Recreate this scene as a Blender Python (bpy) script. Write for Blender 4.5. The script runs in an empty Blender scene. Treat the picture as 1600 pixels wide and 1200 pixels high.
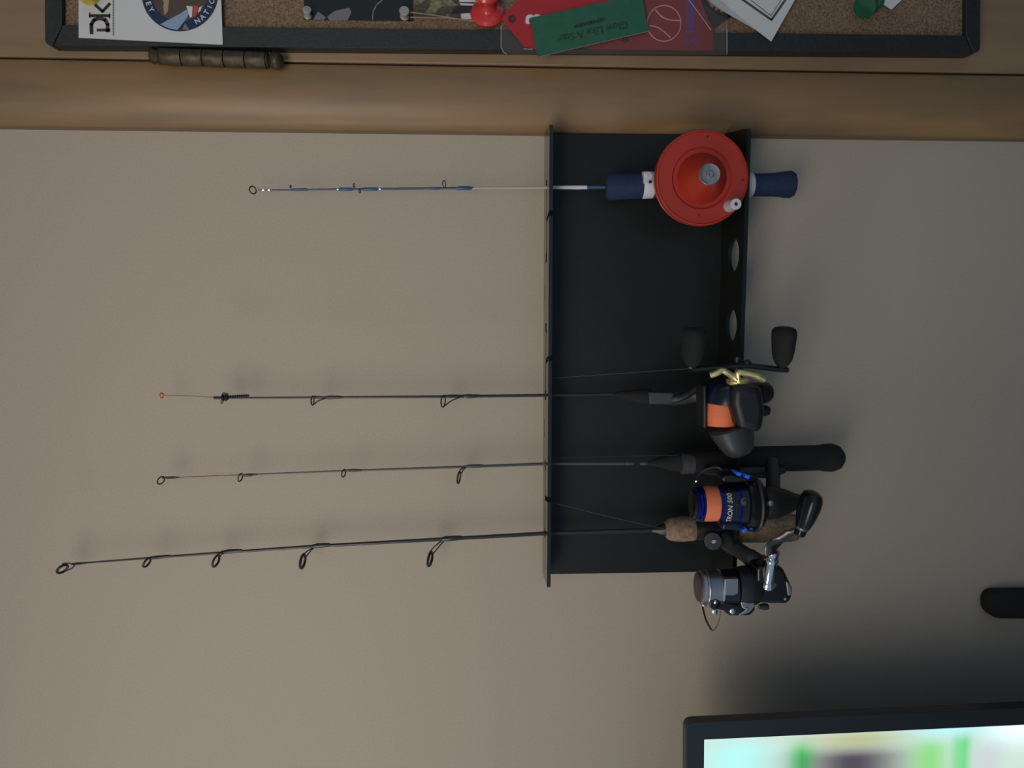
import bpy, bmesh, math, random
from mathutils import Vector, Matrix
random.seed(4)
C = bpy.context.scene.collection
PI = math.pi

# ------------------------------------------------------------------ camera
D = 0.67                                   # camera to wall, metres
CAM = Vector((0.0, -D, 1.45))
F = 1200.0                                 # focal length in pixels of the 1600 px frame
Y_cam = Vector((-55/F, 134/F, -1)).normalized()      # wall normal seen from the camera
Z_cam = Vector((-1, -0.00505, 0.04524))
Z_cam = (Z_cam - Y_cam*Z_cam.dot(Y_cam)).normalized()   # world up seen from the camera (phone held sideways)
X_cam = Y_cam.cross(Z_cam)
M = Matrix((X_cam, Y_cam, Z_cam))          # camera -> world rotation
cam = bpy.data.cameras.new('camera'); co = bpy.data.objects.new('camera', cam); C.objects.link(co)
co.matrix_world = Matrix.Translation(CAM) @ M.to_4x4()
cam.sensor_width = 36; cam.lens = 36*F/1600; cam.clip_start = 0.02
bpy.context.scene.camera = co

# ------------------------------------------------------------------ world, lights, exposure
W = bpy.data.worlds.new('room_air'); bpy.context.scene.world = W; W.use_nodes = True
W.node_tree.nodes['Background'].inputs[0].default_value = (0.50, 0.72, 1.0, 1)
W.node_tree.nodes['Background'].inputs[1].default_value = 0.37

def area(name, loc, target, size, sizey, power, col, spread=180):
    l = bpy.data.lights.new(name, 'AREA'); l.shape = 'RECTANGLE'; l.size = size; l.size_y = sizey
    l.energy = power; l.color = col; l.spread = math.radians(spread)
    o = bpy.data.objects.new(name, l); C.objects.link(o); o.location = loc
    o.rotation_euler = (Vector(target)-Vector(loc)).to_track_quat('-Z', 'Y').to_euler()
    return o
area('key_light', (-0.52, -1.05, 1.90), (-0.14, 0, 1.58), 1.5, 0.45, 2.0, (1.0, 0.895, 0.745), 74)  # soft key from above left, source unseen; beam narrowed to dim the wall's edges
area('side_window_daylight', (-2.3, -0.75, 2.0), (0.1, 0, 1.3), 0.25, 0.35, 6.0, (0.97, 0.97, 1.0))
vs = bpy.context.scene.view_settings
vs.view_transform = 'Standard'; vs.look = 'None'; vs.gamma = 1; vs.use_curve_mapping = False
vs.exposure = 0.0

# ------------------------------------------------------------------ helpers
def ray(px, py):
    return M @ Vector(((px-800)/F, (600-py)/F, -1))
def P(px, py, t=0.0):
    """pixel of the photograph -> point at distance t in front of the wall"""
    d = ray(px, py); return CAM + d*((-t-CAM.y)/d.y)
def sc(t, px=800, py=600):                 # metres per pixel at depth t
    return (P(px+1, py, t)-P(px, py, t)).length
def lin(c):
    return tuple(((x/255+0.055)/1.055)**2.4 if x > 10 else x/255/12.92 for x in c)

def mat(name, col, rough=0.5, metal=0.0, noise=0.0, nscale=300, bump=0.0, bscale=400, coat=0.0, stretch=(1, 1, 1), trans=0.0, spec=None, col2=None):
    m = bpy.data.materials.new(name); m.use_nodes = True
    nt = m.node_tree; b = nt.nodes['Principled BSDF']
    b.inputs['Base Color'].default_value = (*col, 1); b.inputs['Roughness'].default_value = rough
    b.inputs['Metallic'].default_value = metal; b.inputs['Coat Weight'].default_value = coat
    b.inputs['Transmission Weight'].default_value = trans
    if spec is not None: b.inputs['Specular IOR Level'].default_value = spec
    if noise or bump:
        tc = nt.nodes.new('ShaderNodeTexCoord'); mp = nt.nodes.new('ShaderNodeMapping')
        mp.inputs['Scale'].default_value = stretch
        nt.links.new(tc.outputs['Object'], mp.inputs['Vector'])
    if noise:
        n = nt.nodes.new('ShaderNodeTexNoise'); n.inputs['Scale'].default_value = nscale; n.inputs['Detail'].default_value = 4
        nt.links.new(mp.outputs[0], n.inputs['Vector'])
        mx = nt.nodes.new('ShaderNodeMix'); mx.data_type = 'RGBA'
        c2 = col2 or tuple(c*(1-noise) for c in col)
        mx.inputs[6].default_value = (*c2, 1); mx.inputs[7].default_value = (*[min(1, c*(1+noise*0.6)) for c in col], 1)
        rp = nt.nodes.new('ShaderNodeMapRange'); rp.inputs[1].default_value = 0.3; rp.inputs[2].default_value = 0.7
        nt.links.new(n.outputs['Fac'], rp.inputs[0]); nt.links.new(rp.outputs[0], mx.inputs[0])
        nt.links.new(mx.outputs[2], b.inputs['Base Color'])
    if bump:
        n2 = nt.nodes.new('ShaderNodeTexNoise'); n2.inputs['Scale'].default_value = bscale; n2.inputs['Detail'].default_value = 3
        nt.links.new(mp.outputs[0], n2.inputs['Vector'])
        bp = nt.nodes.new('ShaderNodeBump'); bp.inputs['Strength'].default_value = bump; bp.inputs['Distance'].default_value = 0.001
        nt.links.new(n2.outputs['Fac'], bp.inputs['Height']); nt.links.new(bp.outputs[0], b.inputs['Normal'])
    return m

MT = {}
def build_mats():
    a = MT
    a['wall'] = mat('wall_paint', (.43, .366, .292), .75, noise=.05, nscale=500, bump=.15, bscale=500)
    a['wood'] = mat('maple_wood', (.27, .158, .070), .42, noise=.22, nscale=9, bump=.08, bscale=300, stretch=(6, 6, .8), col2=(.20, .135, .073))
    a['door'] = mat('door_wood', (.265, .175, .098), .5, noise=.16, nscale=10, bump=.08, bscale=300, stretch=(5, 5, .8))
    a['gap'] = mat('dark_gap', (.03, .015, .006), .9)
    a['caulk_shade'] = mat('brown_caulk_shade', (.15, .10, .06), .8)
    a['floor'] = mat('carpet', (.22, .18, .14), .95, noise=.3, nscale=200)
    a['ceiling'] = mat('ceiling_paint', (.7, .68, .64), .9)
    a['rack'] = mat('rack_black', (.0080, .0098, .0090), .42, noise=.15, nscale=120, bump=.06, bscale=900, spec=.35)
    a['rackshelf'] = mat('rack_black_smooth', (.014, .0155, .0155), .13, spec=.5)
    a['bronze'] = mat('aged_bronze', (.085, .066, .040), .5, .6, noise=.4, nscale=250)
    a['cork'] = mat('cork', (.225, .148, .092), .9, noise=.55, nscale=700, bump=.8, bscale=700)
    a['frame'] = mat('charcoal_frame', (.019, .020, .020), .5, noise=.25, nscale=400, bump=.2)
    a['black'] = mat('black_plastic', (.012, .012, .013), .42)
    a['softblack'] = mat('black_foam', (.011, .011, .010), .85, noise=.3, nscale=900, bump=.6, bscale=1200)
    a['gloss'] = mat('gloss_black', (.008, .009, .010), .16)
    a['dgrey'] = mat('dark_grey_plastic', (.035, .037, .040), .4)
    a['grey'] = mat('grey_label', (.055, .055, .065), .5)
    a['carbon'] = mat('carbon_blank', (.022, .020, .018), .3)
    a['carbon2'] = mat('grey_blank', (.06, .065, .065), .35)
    a['chrome'] = mat('chrome', (.75, .75, .76), .14, 1)
    a['gunmetal'] = mat('gunmetal', (.11, .10, .10), .22, .95)
    a['silver'] = mat('satin_silver', (.42, .42, .43), .32, .9)
    a['steel'] = mat('brushed_steel', (.32, .33, .35), .38, .9)
    a['plum'] = mat('plum_grey_plastic', (.055, .045, .052), .35)
    a['cap'] = mat('reel_cap_metal', (.42, .41, .41), .35, .8, noise=.25, nscale=200)
    a['gold'] = mat('polished_gold', (1.0, .86, .42), .42, .75)
    a['red'] = mat('red_plastic', (.42, .033, .017), .34, noise=.04, nscale=60)
    a['pinred'] = mat('pin_red', (.62, .045, .042), .2, coat=.4)
    a['white'] = mat('white_plastic', (.66, .63, .68), .45)
    a['blue'] = mat('blue_foam', (.013, .027, .082), .8, noise=.35, nscale=700, bump=.5, bscale=900)
    a['bluewrap'] = mat('blue_thread', (.03, .085, .19), .35)
    a['bluerod'] = mat('slate_blue_blank', (.06, .08, .11), .35)
    a['fibre'] = mat('pale_fibreglass', (.46, .42, .37), .3)
    a['milky'] = mat('milky_blank', (.62, .64, .66), .3)
    a['orange'] = mat('orange_line', (1.0, .24, .095), .4, bump=.5, bscale=500, stretch=(1, 1, 6))
    a['orangetip'] = mat('orange_tip', (.75, .17, .07), .5)
    a['redtip'] = mat('red_brown_blank', (.20, .105, .075), .5)
    a['metalblue'] = mat('anodised_blue', (.010, .022, .22), .2, .8)
    a['navy'] = mat('navy_gloss', (.006, .012, .034), .25)
    a['brightblue'] = mat('bright_blue_enamel', (.02, .17, 1.0), .25, coat=.5)
    a['corkgrip'] = mat('cork_grip', (.30, .195, .125), .8, noise=.4, nscale=260, bump=.5, bscale=400)
    a['line'] = mat('fishing_line', (.055, .055, .045), .4)
    a['paper'] = mat('white_paper', (.62, .63, .62), .6)
    a['gloss_paper'] = mat('gloss_white_film', (.62, .62, .62), .16, bump=.9, bscale=28, coat=.5)
    a['greypaper'] = mat('grey_paper', (.47, .50, .52), .6)
    a['ink'] = mat('black_ink', (.012, .011, .012), .6)
    a['plumink'] = mat('plum_ink', (.055, .022, .045), .6)
    a['greyink'] = mat('grey_ink', (.16, .17, .16), .6)
    a['navyink'] = mat('navy_ink', (.018, .030, .072), .3)
    a['skyink'] = mat('pale_blue_ink', (.26, .34, .50), .3)
    a['brownink'] = mat('brown_ink', (.085, .06, .05), .3)
    a['tanink'] = mat('tan_ink', (.36, .24, .14), .5)
    a['redink'] = mat('red_ink', (.50, .06, .05), .4)
    a['whiteink'] = mat('white_ink', (.62, .62, .64), .4)
    a['pinkink'] = mat('pink_ink', (.66, .25, .27), .5)
    a['purpleink'] = mat('purple_ink', (.11, .03, .16), .5)
    a['redcard'] = mat('red_card', (.19, .012, .017), .5)
    a['reddark'] = mat('red_ribbon', (.40, .018, .020), .35)
    a['greencard'] = mat('green_ticket', (.017, .108, .062), .6, noise=.12, nscale=150)
    a['greenink'] = mat('dark_green_ink', (.006, .045, .022), .6)
    a['pingreen'] = mat('pin_green', (.02, .10, .055), .15, coat=.6)
    a['pinyellow'] = mat('pin_yellow', (.52, .36, .02), .4)
    a['pinwhite'] = mat('pin_clear_white', (.36, .34, .31), .3)
    a['photo'] = mat('photo_black', (.014, .013, .012), .25)
    a['photogrey'] = mat('photo_grey', (.17, .16, .18), .4)
    a['photogreen'] = mat('photo_olive', (.20, .19, .10), .5, noise=.6, nscale=300)
    a['photobrown'] = mat('photo_brown', (.075, .055, .035), .4, noise=.6, nscale=250)
    a['string'] = mat('twine', (.33, .24, .14), .8)
    a['tvblack'] = mat('tv_bezel', (.022, .030, .034), .3)
    # clear film: thin sheet that mostly lets light through
    m = bpy.data.materials.new('clear_film'); m.use_nodes = True; nt = m.node_tree
    b = nt.nodes['Principled BSDF']; b.inputs['Base Color'].default_value = (.45, .38, .33, 1); b.inputs['Roughness'].default_value = .25
    b.inputs['Alpha'].default_value = .05
    a['film'] = m
    m = bpy.data.materials.new('film_edge'); m.use_nodes = True; b = m.node_tree.nodes['Principled BSDF']
    b.inputs['Base Color'].default_value = (.6, .6, .6, 1); b.inputs['Alpha'].default_value = .45
    a['filmedge'] = m
    # television picture
    m = bpy.data.materials.new('tv_picture'); m.use_nodes = True; nt = m.node_tree; b = nt.nodes['Principled BSDF']
    at = nt.nodes.new('ShaderNodeVertexColor'); at.layer_name = 'picture'
    b.inputs['Base Color'].default_value = (.01, .01, .01, 1); b.inputs['Roughness'].default_value = .3
    nt.links.new(at.outputs[0], b.inputs['Emission Color']); b.inputs['Emission Strength'].default_value = 1.0
    a['picture'] = m
build_mats()

ROOT = {}
def thing(name, label, cat, loc, group=None):
    o = bpy.data.objects.new(name, None); C.objects.link(o); o.location = loc; o.empty_display_size = .02
    o['label'] = label; o['category'] = cat
    if group: o['group'] = group
    ROOT[o.name] = Vector(loc)
    return o
def tag(o, label, cat, group=None):
    o['label'] = label; o['category'] = cat
    if group: o['group'] = group
    return o
def crease(bm, ang=38):
    for f in bm.faces: f.smooth = True
    for e in bm.edges:
        if len(e.link_faces) == 2:
            e.smooth = e.calc_face_angle(0) < math.radians(ang)
def obj(name, bm, m, parent=None, bevel=0, label=None, ang=38, segs=2):
    """link a bmesh built in world coordinates as one mesh object"""
    bm.normal_update(); crease(bm, ang)
    if parent is not None: base = ROOT[parent.name]
    else:
        zs = [v.co for v in bm.verts]
        base = Vector((sum(v.x for v in zs)/len(zs), sum(v.y for v in zs)/len(zs), min(v.z for v in zs)))
    bmesh.ops.translate(bm, verts=bm.verts, vec=-base)
    me = bpy.data.meshes.new(name); bm.to_mesh(me); bm.free()
    ms = m if isinstance(m, (list, tuple)) else [m]
    for x in ms: me.materials.append(MT[x])
    o = bpy.data.objects.new(name, me); C.objects.link(o)
    if parent is not None: o.parent = parent
    else: o.location = base
    ROOT[o.name] = base
    if bevel:
        b = o.modifiers.new('bevel', 'BEVEL'); b.width = bevel; b.segments = segs; b.limit_method = 'ANGLE'; b.angle_limit = .6
        b.harden_normals = False
    if label: o['label'] = label
    return o
def struct(o): o['kind'] = 'structure'; return o

def N(): return bmesh.new()
def loft(bm, rings, close=True, caps=True):
    vr = [[bm.verts.new(p) for p in r] for r in rings]
    n = len(vr[0])
    for a, b in zip(vr, vr[1:]):
        for i in range(n if close else n-1):
            j = (i+1) % n
            try: bm.faces.new((a[i], a[j], b[j], b[i]))
            except ValueError: pass
    if caps and close:
        bm.faces.new(vr[0][::-1]); bm.faces.new(vr[-1])
    bmesh.ops.recalc_face_normals(bm, faces=bm.faces)
    return bm
def basis(ax):
    ax = ax.normalized(); h = Vector((0, 0, 1)) if abs(ax.z) < .9 else Vector((0, 1, 0))
    u = ax.cross(h).normalized(); return u, ax.cross(u).normalized()
def lathe(bm, p, ax, prof, n=28, sy=1.0, u=None):
    """prof: (distance along axis, radius)"""
    ax = ax.normalized()
    if u is None: u, v = basis(ax)
    else: u = (u-ax*u.dot(ax)).normalized(); v = ax.cross(u)
    rings = []
    for s, r in prof:
        r = max(r, 1e-5)
        rings.append([p+ax*s+(u*math.cos(2*PI*i/n)+v*math.sin(2*PI*i/n)*sy)*r for i in range(n)])
    return loft_add(bm, rings)
def loft_add(bm, rings, close=True, caps=True):
    b2 = bmesh.new(); loft(b2, rings, close, caps)
    me = bpy.data.meshes.new('tmp'); b2.to_mesh(me); b2.free(); bm.from_mesh(me); bpy.data.meshes.remove(me)
    return bm
def tube(bm, pts, rad, n=8, flat=None):
    """rad: number or list; flat: (direction, factor) squashes the section along a direction"""
    if not isinstance(rad, (list, tuple)): rad = [rad]*len(pts)
    rings = []; u = None
    for i, p in enumerate(pts):
        a = (pts[min(i+1, len(pts)-1)]-pts[max(i-1, 0)]).normalized()
        if u is None: u, v = basis(a)
        else:
            u = (u-a*u.dot(a)).normalized(); v = a.cross(u)
        r = rad[i]; ring = []
        for k in range(n):
            d = (u*math.cos(2*PI*k/n)+v*math.sin(2*PI*k/n))*r
            if flat: d = d-flat[0]*d.dot(flat[0])*(1-flat[1])
            ring.append(p+d)
        rings.append(ring)
    return loft_add(bm, rings)
def smooth_path(pts, sub=6):
    out = []
    for i in range(len(pts)-1):
        p0 = pts[max(i-1, 0)]; p1 = pts[i]; p2 = pts[i+1]; p3 = pts[min(i+2, len(pts)-1)]
        for k in range(sub):
            t = k/sub
            out.append(.5*((2*p1)+(p2-p0)*t+(2*p0-5*p1+4*p2-p3)*t*t+(3*p1-p0-3*p2+p3)*t**3))
    out.append(pts[-1]); return out
def torus(bm, c, u, v, R, r, n=24, m=8, a0=0, a1=2*PI):
    full = abs(a1-a0-2*PI) < 1e-6
    pts = []
    k = n if full else n+1
    w = u.cross(v).normalized()
    rings = []
    for i in range(k):
        a = a0+(a1-a0)*i/n
        d = u*math.cos(a)+v*math.sin(a); cc = c+d*R; dn = d.normalized()
        rings.append([cc+(dn*math.cos(2*PI*j/m)+w*math.sin(2*PI*j/m))*r for j in range(m)])
    if full: rings.append(rings[0])
    b2 = bmesh.new(); loft(b2, rings, True, not full); bmesh.ops.remove_doubles(b2, verts=b2.verts, dist=1e-7)
    me = bpy.data.meshes.new('tmp'); b2.to_mesh(me); b2.free(); bm.from_mesh(me); bpy.data.meshes.remove(me)
def prism(bm, pix, t0, t1, tp=None):
    """outline in photograph pixels taken at depth tp (default the front t1), solid from t0 to t1"""
    q = [P(x, y, t1 if tp is None else tp) for x, y in pix]
    return loft_add(bm, [[Vector((p.x, -t0, p.z)) for p in q], [Vector((p.x, -t1, p.z)) for p in q]])
def box(bm, c, dx, dy, dz, rot=None):
    r = bmesh.ops.create_cube(bm, size=1)
    m = Matrix.Translation(c) @ (rot.to_4x4() if rot else Matrix.Identity(4)) @ Matrix.Diagonal((dx, dy, dz, 1))
    bmesh.ops.transform(bm, matrix=m, verts=r['verts']); return bm
def plate(bm, loops, th, mtx):
    """flat plate with holes: loops of 2D points, first the outline; thickness centred, mapped by mtx"""
    cu = bpy.data.curves.new('tmp', 'CURVE'); cu.dimensions = '2D'; cu.fill_mode = 'BOTH'; cu.extrude = th/2
    for lp in loops:
        s = cu.splines.new('POLY'); s.points.add(len(lp)-1); s.use_cyclic_u = True
        for i, (x, y) in enumerate(lp): s.points[i].co = (x*1000, y*1000, 0, 1)
    cu.extrude = th*500
    o = bpy.data.objects.new('tmp', cu); C.objects.link(o)
    dg = bpy.context.evaluated_depsgraph_get(); me = bpy.data.meshes.new_from_object(o.evaluated_get(dg))
    b2 = bmesh.new(); b2.from_mesh(me); bmesh.ops.remove_doubles(b2, verts=b2.verts, dist=1e-3)
    bmesh.ops.transform(b2, matrix=mtx @ Matrix.Scale(.001, 4), verts=b2.verts); b2.to_mesh(me); b2.free()
    bm.from_mesh(me); bpy.data.meshes.remove(me); bpy.data.objects.remove(o); bpy.data.curves.remove(cu)
    return bm
def text(bm, s, mtx, size, th=.00008, bold=0.0, shear=0.0, bend=None):
    cu = bpy.data.curves.new('tmp', 'FONT'); cu.body = s; cu.size = 1; cu.align_x = 'CENTER'; cu.align_y = 'CENTER'
    cu.extrude = th/size; cu.offset = bold; cu.shear = shear; cu.resolution_u = 3
    o = bpy.data.objects.new('tmp', cu); C.objects.link(o)
    dg = bpy.context.evaluated_depsgraph_get(); me = bpy.data.meshes.new_from_object(o.evaluated_get(dg))
    b2 = bmesh.new(); b2.from_mesh(me); bmesh.ops.transform(b2, matrix=Matrix.Scale(size, 4), verts=b2.verts)
    if bend:                                   # wrap round a cylinder of this radius, text running about its axis
        for v in b2.verts:
            a = v.co.x/bend; r = bend+v.co.z; v.co = Vector((r*math.sin(a), v.co.y, r*math.cos(a)-bend))
    bmesh.ops.transform(b2, matrix=mtx, verts=b2.verts)
    b2.to_mesh(me); b2.free(); bm.from_mesh(me); bpy.data.meshes.remove(me); bpy.data.objects.remove(o); bpy.data.curves.remove(cu)
    return bm
def face_mtx(px, py, t, ang=0.0):
    """frame on a wall-parallel surface: x runs along the image direction ang (degrees, anticlockwise from image right), z to the viewer"""
    o = P(px, py, t); a = math.radians(ang)
    r = Vector((0, 0, -1)); u = Vector((1, 0, 0))          # image right, image up
    x = r*math.cos(a)+u*math.sin(a); y = -r*math.sin(a)+u*math.cos(a); z = Vector((0, -1, 0))
    m = Matrix((x, y, z)).transposed().to_4x4(); m.translation = o; return m
IR = Vector((0, 0, -1)); IU = Vector((1, 0, 0)); TO = Vector((0, -1, 0))      # image right, image up, towards the viewer

# ------------------------------------------------------------------ room shell
def quad_slab(name, a, b, m, kind=True, parent=None):
    bm = N(); c = (Vector(a)+Vector(b))/2; d = Vector(b)-Vector(a); box(bm, c, *d); o = obj(name, bm, m, parent)
    if kind: struct(o)
    return o
XW = P(800, 206, 0).x                       # where the casing meets the wall
quad_slab('wall_back', (-2.5, 0, 0), (XW+.004, .12, 2.5), 'wall')
quad_slab('wall_back', (XW+1.02, 0, 0), (2.5, .12, 2.5), 'wall')
quad_slab('wall_back', (XW+.004, 0, 2.12), (XW+1.02, .12, 2.5), 'wall')
quad_slab('floor', (-2.5, -3.0, -.1), (2.5, .12, 0), 'floor')
quad_slab('ceiling', (-2.5, -3.0, 2.5), (2.5, .12, 2.6), 'ceiling')

# door casing: moulded profile swept up the opening; edges follow the measured lines
def edge_line(y0, y1, t):                   # world x at z for an image line from (0,y0) to (1600,y1)
    a = P(0, y0, t); b = P(1600, y1, t); k = (b.x-a.x)/(b.z-a.z)
    return lambda z: a.x+k*(z-a.z)
outer = edge_line(197, 217, .002); inner = edge_line(92, 118.5, .016)
prof = [(0, -.002), (0, .0035), (.02, .0062), (.06, .0088), (.13, .0118), (.22, .0142), (.33, .0158), (.46, .0165), (.95, .0165), (1, .0150), (1, -.002)]
bm = N(); rings = []
for z in [0, .5, 1.0, 1.2, 1.4, 1.6, 1.8, 2.0, 2.13]:
    xo, xi = outer(z), inner(z); rings.append([Vector((xo+(xi-xo)*f, -t, z)) for f, t in prof])
loft_add(bm, rings); struct(obj('trim_1', bm, 'wood', ang=50))
bm = N(); box(bm, Vector((XW+.51, -.008, 2.155)), 1.12, .018, .05); struct(obj('trim_2', bm, 'wood', bevel=.003))
bm = N()
rings = []
for z in [0, 1.0, 1.3, 1.6, 2.0, 2.13]:
    xo = outer(z); rings.append([Vector((xo+dx, -t, z)) for dx, t in [(-.0022, 0), (-.0016, .0009), (.0004, .0022), (.001, 0)]])
loft_add(bm, rings); struct(obj('trim_3', bm, 'caulk_shade'))  # brown strip drawing the caulk's shadow line along the casing edge
# dark rebate behind the hinge gap and the door itself
bm = N(); box(bm, Vector((XW+.52, .045, 1.06)), 1.02, .02, 2.12); struct(obj('door_frame', bm, 'gap'))
ddoor = edge_line(88.5, 115, .0155)
bm = N()
loft_add(bm, [[Vector((ddoor(z), .02, z)), Vector((ddoor(z), -.0145, z)), Vector((ddoor(z)+.0012, -.0157, z)), Vector((.86+XW, -.0157, z)), Vector((.86+XW, .02, z))] for z in [.008, .6, 1.2, 1.6, 2.03]])
door = struct(obj('door_1', bm, 'door'))
# butt hinge with five knuckles, ball finials
a = P(252, 88, .026); b = P(417, 94.5, .026); ax = (b-a)
L = ax.length; R = 12.2*sc(.026)
for k in range(5):
    bm = N(); g = .00035
    lathe(bm, a+ax*(k/5), ax, [(g, R*.8), (g, R*.97), (g+.0006, R), (L/5-g-.0006, R), (L/5-g, R*.97), (L/5-g, R*.8)], 24)
    obj('hinge_knuckle', bm, 'bronze', door)
bm = N(); lathe(bm, a, ax, [(-.0005, R*.6), (0, R*.6), (L, R*.6), (L+.0005, R*.6)], 16)
hp = obj('hinge_pin', bm, 'bronze', door)
bm = N(); lathe(bm, a, -ax, [(0, R*.85), (.0012, R*.95), (.002, R*.7), (.0035, R*.78), (.006, R*.95), (.008, R*.8), (.0092, R*.3), (.0094, 0)], 20)
obj('hinge_finial', bm, 'bronze', door)
bm = N(); lathe(bm, b, ax, [(0, R*.85), (.0012, R*.9), (.0022, R*.65), (.0035, R*.85), (.0065, R*1.08), (.0095, R*1.0), (.0125, R*.6), (.0135, 0)], 20)
obj('hinge_finial', bm, 'bronze', door)
bm = N(); prism(bm, [(255, 78), (417, 84), (417, 93), (255, 87)], .015, .0175); obj('hinge_leaf', bm, 'bronze', door)

# ------------------------------------------------------------------ corkboard and what is pinned on it
T0 = .0157; TC = T0+.009; TF = T0+.014     # door face, cork face, frame face
cb = thing('corkboard', 'corkboard with charcoal frame hung on the wooden door, papers pinned to it', 'corkboard', P(1530, 40, T0))
bm = N(); prism(bm, [(90, -420), (1520, -420), (1520, 64), (90, 48)], T0+.001, TC); obj('cork_panel', bm, 'cork', cb)
def corner(x, y, r, a0, a1, n=5):
    return [(x+r*math.cos(math.radians(a0+(a1-a0)*i/n)), y+r*math.sin(math.radians(a0+(a1-a0)*i/n))) for i in range(n+1)]
for nm, out in [('frame_rail', [(69, -440), (97, -410), (97, 40), (82, 71)]+corner(80, 61, 10, 90, 175)),
                ('frame_rail', [(84.5, 70.5), (98.5, 39), (1508, 55.5), (1520, 83), (84.5, 71)]),
                ('frame_rail', [(1510, -410), (1534, -440)]+corner(1523.5, 74, 8, 0, 90)+[(1521.5, 83), (1509.5, 55)])]:
    bm = N(); prism(bm, out, T0, TF); obj(nm, bm, 'frame', cb, bevel=.0004)
bm = N(); prism(bm, [(69, -440), (1534, -440), (1510, -411), (97, -411)], T0, TF); obj('frame_rail', bm, 'frame', cb, bevel=.0004)

def sheet(name, pix, t, m, parent=None, th=.0003, curl=0):
    bm = N(); prism(bm, pix, t-th, t); return obj(name, bm, m, parent)
def circ(cx, cy, r, n=28, a0=0, a1=360, ry=None):
    return [(cx+r*math.cos(math.radians(a0+(a1-a0)*i/n)), cy+(ry or r)*math.sin(math.radians(a0+(a1-a0)*i/n))) for i in range(n+(0 if a1-a0 == 360 else 1))]

# sticker pack card
tk = TF+.0006
st = thing('sticker_card', 'white sticker card in glossy film with a round navy national park emblem', 'sticker', P(345, 30, tk))
sheet('card', [(122, -110), (342, -110), (348, 70), (123, 59)], tk, 'gloss_paper', st)
bm = N()
e = tk+.00035
prism(bm, circ(281, -11, 60, 48), e-.0003, e); obj('emblem_disc', bm, 'navyink', st)
sheet('emblem_picture', circ(281, -11, 44, 36), e+.0001, 'brownink', st, .0001)
sheet('emblem_rock', [(251, -30), (263, -20), (264, 2), (262, 18), (257, 24), (255, 12), (256, 4), (251, -8)], e+.0002, 'tanink', st, .0001)
sheet('emblem_ray', [(250, 38), (263, 44), (277, 47), (289, 32), (297, 19), (291, 15), (280, 22)], e+.0003, 'skyink', st, .0001)
sheet('emblem_flag', [(291, 9), (301, 10), (300, 26), (297, 28)], e+.0004, 'whiteink', st, .0001)
sheet('emblem_flag', [(303, 8), (310, 10), (308, 20), (303, 28), (301, 26)], e+.0004, 'redink', st, .0001)
sheet('emblem_flag', [(311, 12), (316, 9), (313, 17), (309, 20)], e+.0004, 'whiteink', st, .0001)
sheet('emblem_ray', [(289, 36), (285, 46), (296, 47)], e+.0003, 'greyink', st, .0001)
bm = N()
# the park's name arcs over the top (image left), the words below it along the foot (image right)
for ch, a in zip('YELLOWSTONE', [150+i*11.5 for i in range(11)]):
    r = 52; th = math.radians(a); x, y = 281+r*math.cos(th), -11+r*math.sin(th)
    text(bm, ch, face_mtx(x, y, e+.0002, 180-a+ -90), 10.5*sc(tk), bold=.01)
for ch, a in zip('NATIONAL PARK', [58-i*11.0 for i in range(13)]):
    r = 52; th = math.radians(a); x, y = 281+r*math.cos(th), -11+r*math.sin(th)
    if ch != ' ': text(bm, ch, face_mtx(x, y, e+.0002, 90-a), 10.5*sc(tk), bold=.01)
obj('emblem_lettering', bm, 'whiteink', st)
# DK monogram printed at the card's upper edge
bm = N()
arch = [(141, 53), (140, 36)]+[(155-15*math.cos(math.radians(k)), 34-8*math.sin(math.radians(k))) for k in range(10, 171, 20)]+[(170.5, 36), (170.5, 50)]
def stroke(bm, pix, w, t, th=.0001):
    for (x0, y0), (x1, y1) in zip(pix, pix[1:]):
        d = math.hypot(x1-x0, y1-y0) or 1; nx, ny = -(y1-y0)/d*w/2, (x1-x0)/d*w/2; ex, ey = (x1-x0)/d*w*.25, (y1-y0)/d*w*.25
        prism(bm, [(x0+nx-ex, y0+ny-ey), (x1+nx+ex, y1+ny+ey), (x1-nx+ex, y1-ny+ey), (x0-nx-ex, y0-ny-ey)], t-th, t)
stroke(bm, [(143, 52), (142.5, 38), (147, 31), (155, 28.5)], 5.5, e); stroke(bm, [(140, 24.5), (171, 24.5)], 4.5, e)
stroke(bm, [(149, 8), (160, 18), (171, 6)], 4.5, e); stroke(bm, [(140, 20), (140, 27)], 2, e); stroke(bm, [(171, 22), (171, 28)], 2, e)
obj('monogram', bm, 'ink', st)
bm = N(); stroke(bm, [(155, 28.5), (164, 31), (168, 38), (168, 49)], 5.5, e+.00004); stroke(bm, [(171, 47), (152, 47)], 4.5, e+.00004); obj('monogram', bm, 'plumink', st)
bm = N()
for k in range(14): stroke(bm, [(177, 55-k*4.2), (177, 52.5-k*4.2)], 2, e)
obj('small_print', bm, 'greyink', st)

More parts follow.
